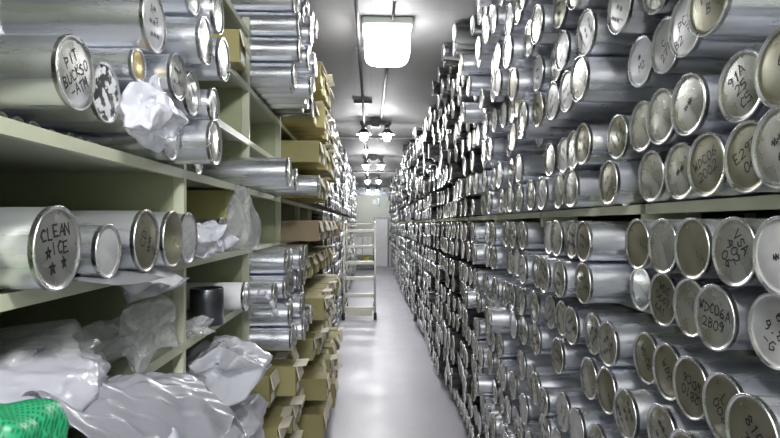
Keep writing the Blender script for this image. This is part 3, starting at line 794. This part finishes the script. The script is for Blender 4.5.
def f_dr(u, v):
    y = .90 + .60*u + .05*v; x = -.66 + .075*min(1, 2*u) + .25*v
    z = Z(-.275) - .13*u - .30*max(0, v-.42)**1.3 - .03*math.sin(u*7)*v
    q = Vector((u*5, v*3, 2)); z += .030*(abs(((q.x*.9+q.y*.6) % 1.0) - .5) - .25) + .022*(abs(((q.x*1.7-q.y*1.3) % 1.0) - .5) - .25) + .02*noise.noise(q)
    x += .02*noise.noise(q*1.3)
    return (x, y, z)
sheet('plastic_sheet', f_dr, 60, 40, 'whitebag', 'pale crumpled plastic sheet draped over the shelf edge beside the green net')
# plastic strap hanging from the white-wrapped can
bm = bmesh.new(); P = [(-.495, 2.50, Z(-.30)), (-.47, 2.52, Z(-.31)), (-.45, 2.54, Z(-.34)), (-.435, 2.56, Z(-.38)), (-.43, 2.57, Z(-.41))]
for a, b_ in zip(P, P[1:]): add_tube(bm, a, b_, .012, 10)
t = link_mesh('plastic_strap', bm_mesh('plastic_strap', bm, ['bag'])); tag(t, 'milky plastic strap drooping from the white-wrapped can', 'strap')

# ------------------------------------------------------------------ rolling ladder
ly = 9.45
t = thing('rolling_ladder', 'grey metal rolling ladder on casters standing in the middle of the aisle', 'ladder', (0, ly, 0))
xl, xr = -.46, .07
steps = [(.19, .08), (.40, .22), (.67, .45), (.93, .65), (1.21, .85), (1.50, 1.05)]
for s, x in ((0, xl), (1, xr)):
    bm = bmesh.new(); add_tube(bm, (x, 0, .06), (x, .10, 1.60), .016); add_tube(bm, (x, .10, 1.60), (x, 1.1, 1.64), .016); add_tube(bm, (x, 0, .15), (x, 1.15, 1.50), .014)
    add_tube(bm, (x, 1.25, .06), (x, 1.15, 1.64), .016); add_tube(bm, (x, 0, .11), (x, 1.25, .11), .014)
    link_mesh('side_frame', bm_mesh('side_frame', bm, ['ladder']), t)
for z, d in steps:
    bm = bmesh.new(); add_box(bm, xl+.015, xr-.015, d, d+.17, z-.055, z, bev=.004); link_mesh('step', bm_mesh('step', bm, ['ladder']), t)
bm = bmesh.new(); add_tube(bm, (xl, .10, 1.60), (xr, .10, 1.60), .012); link_mesh('cross_rail', bm_mesh('cross_rail', bm, ['ladder']), t)
bm = bmesh.new(); add_box(bm, xl+.05, xr-.05, .0, .02, .06, .17); link_mesh('kick_plate', bm_mesh('kick_plate', bm, ['ladder']), t)
for x in (xl, xr):
    for yy in (0, 1.25):
        bm = bmesh.new(); add_tube(bm, (x-.026, yy-.03, .06), (x+.026, yy-.03, .06), .06, 20); w_ = link_mesh('caster', bm_mesh('caster', bm, ['dark']), t)
        bm = bmesh.new(); add_tube(bm, (x-.03, yy-.03, .06), (x+.03, yy-.03, .06), .018, 12); link_mesh('hub', bm_mesh('hub', bm, ['ladder']), w_)

# ------------------------------------------------------------------ trolley and cartons at the end of the aisle
t = thing('trolley', 'low grey trolley with dark base loaded with white cartons at the end wall', 'trolley', (-.28, 19.9, 0))
bm = bmesh.new(); add_box(bm, -.38, .38, -.30, .30, .10, .20); link_mesh('base', bm_mesh('base', bm, ['blackcan']), t)
bm = bmesh.new(); add_box(bm, -.38, .38, -.30, .30, .52, .56); link_mesh('shelf', bm_mesh('shelf', bm, ['ladder']), t)
for x in (-.36, .36):
    for yy in (-.28, .28):
        bm = bmesh.new(); add_tube(bm, (x, yy, .2), (x, yy, .58), .018); link_mesh('leg', bm_mesh('leg', bm, ['blackcan']), t)
        bm = bmesh.new(); add_tube(bm, (x-.02, yy, .05), (x+.02, yy, .05), .05, 16); link_mesh('wheel', bm_mesh('wheel', bm, ['dark']), t)
for k, (x, w, z, h, mk, lb) in enumerate([(-.47, .30, .56, .30, 'white', 'white carton on the trolley, under the pair of flat ones'), (-.11, .34, .56, .34, 'white', 'white carton on the trolley beside the door frame'),
                                      (-.47, .30, .86, .26, 'white', 'white carton stacked over the one toward the left rack'), (-.11, .30, .90, .24, 'white', 'white carton stacked topmost beside the door frame')]):
    o = thing('white_carton', lb, 'carton', (x, 19.9, z+.0005), group='white cartons on the trolley')
    bm = bmesh.new(); add_box(bm, -w/2, w/2, -.2, .2, 0, h, bev=.006); link_mesh('body', bm_mesh('body', bm, [mk]), o)
    bm = bmesh.new(); add_box(bm, -.03, .03, -.2015, .2015, h*.5, h+.0015); link_mesh('tape', bm_mesh('tape', bm, ['flap']), o)
t = thing('yellow_bin', 'small yellow plastic bin on the trolley base', 'bin', (-.15, 19.72, .2005))
bm = bmesh.new(); bmesh.ops.create_cone(bm, cap_ends=True, segments=20, radius1=.08, radius2=.10, depth=.24, matrix=Matrix.Translation((0, 0, .12))); link_mesh('body', bm_mesh('body', bm, ['yellow']), t)
bm = bmesh.new(); add_tube(bm, (0, 0, .24), (0, 0, .255), .106, 20); link_mesh('rim', bm_mesh('rim', bm, ['yellow']), t)

# ------------------------------------------------------------------ world and view
w = bpy.data.worlds.new('world'); bpy.context.scene.world = w; w.use_nodes = True
w.node_tree.nodes['Background'].inputs['Color'].default_value = (.5, .5, .55, 1); w.node_tree.nodes['Background'].inputs['Strength'].default_value = .05
sc = bpy.context.scene
sc.view_settings.view_transform = 'Standard'; sc.view_settings.look = 'None'; sc.view_settings.gamma = 1
sc.view_settings.use_curve_mapping = False; sc.view_settings.exposure = 0.08
cy = sc.cycles
cy.use_denoising = True; cy.max_bounces = 8; cy.diffuse_bounces = 4; cy.glossy_bounces = 6; cy.transparent_max_bounces = 12
cy.sample_clamp_indirect = 6; cy.caustics_reflective = True; cy.blur_glossy = .5
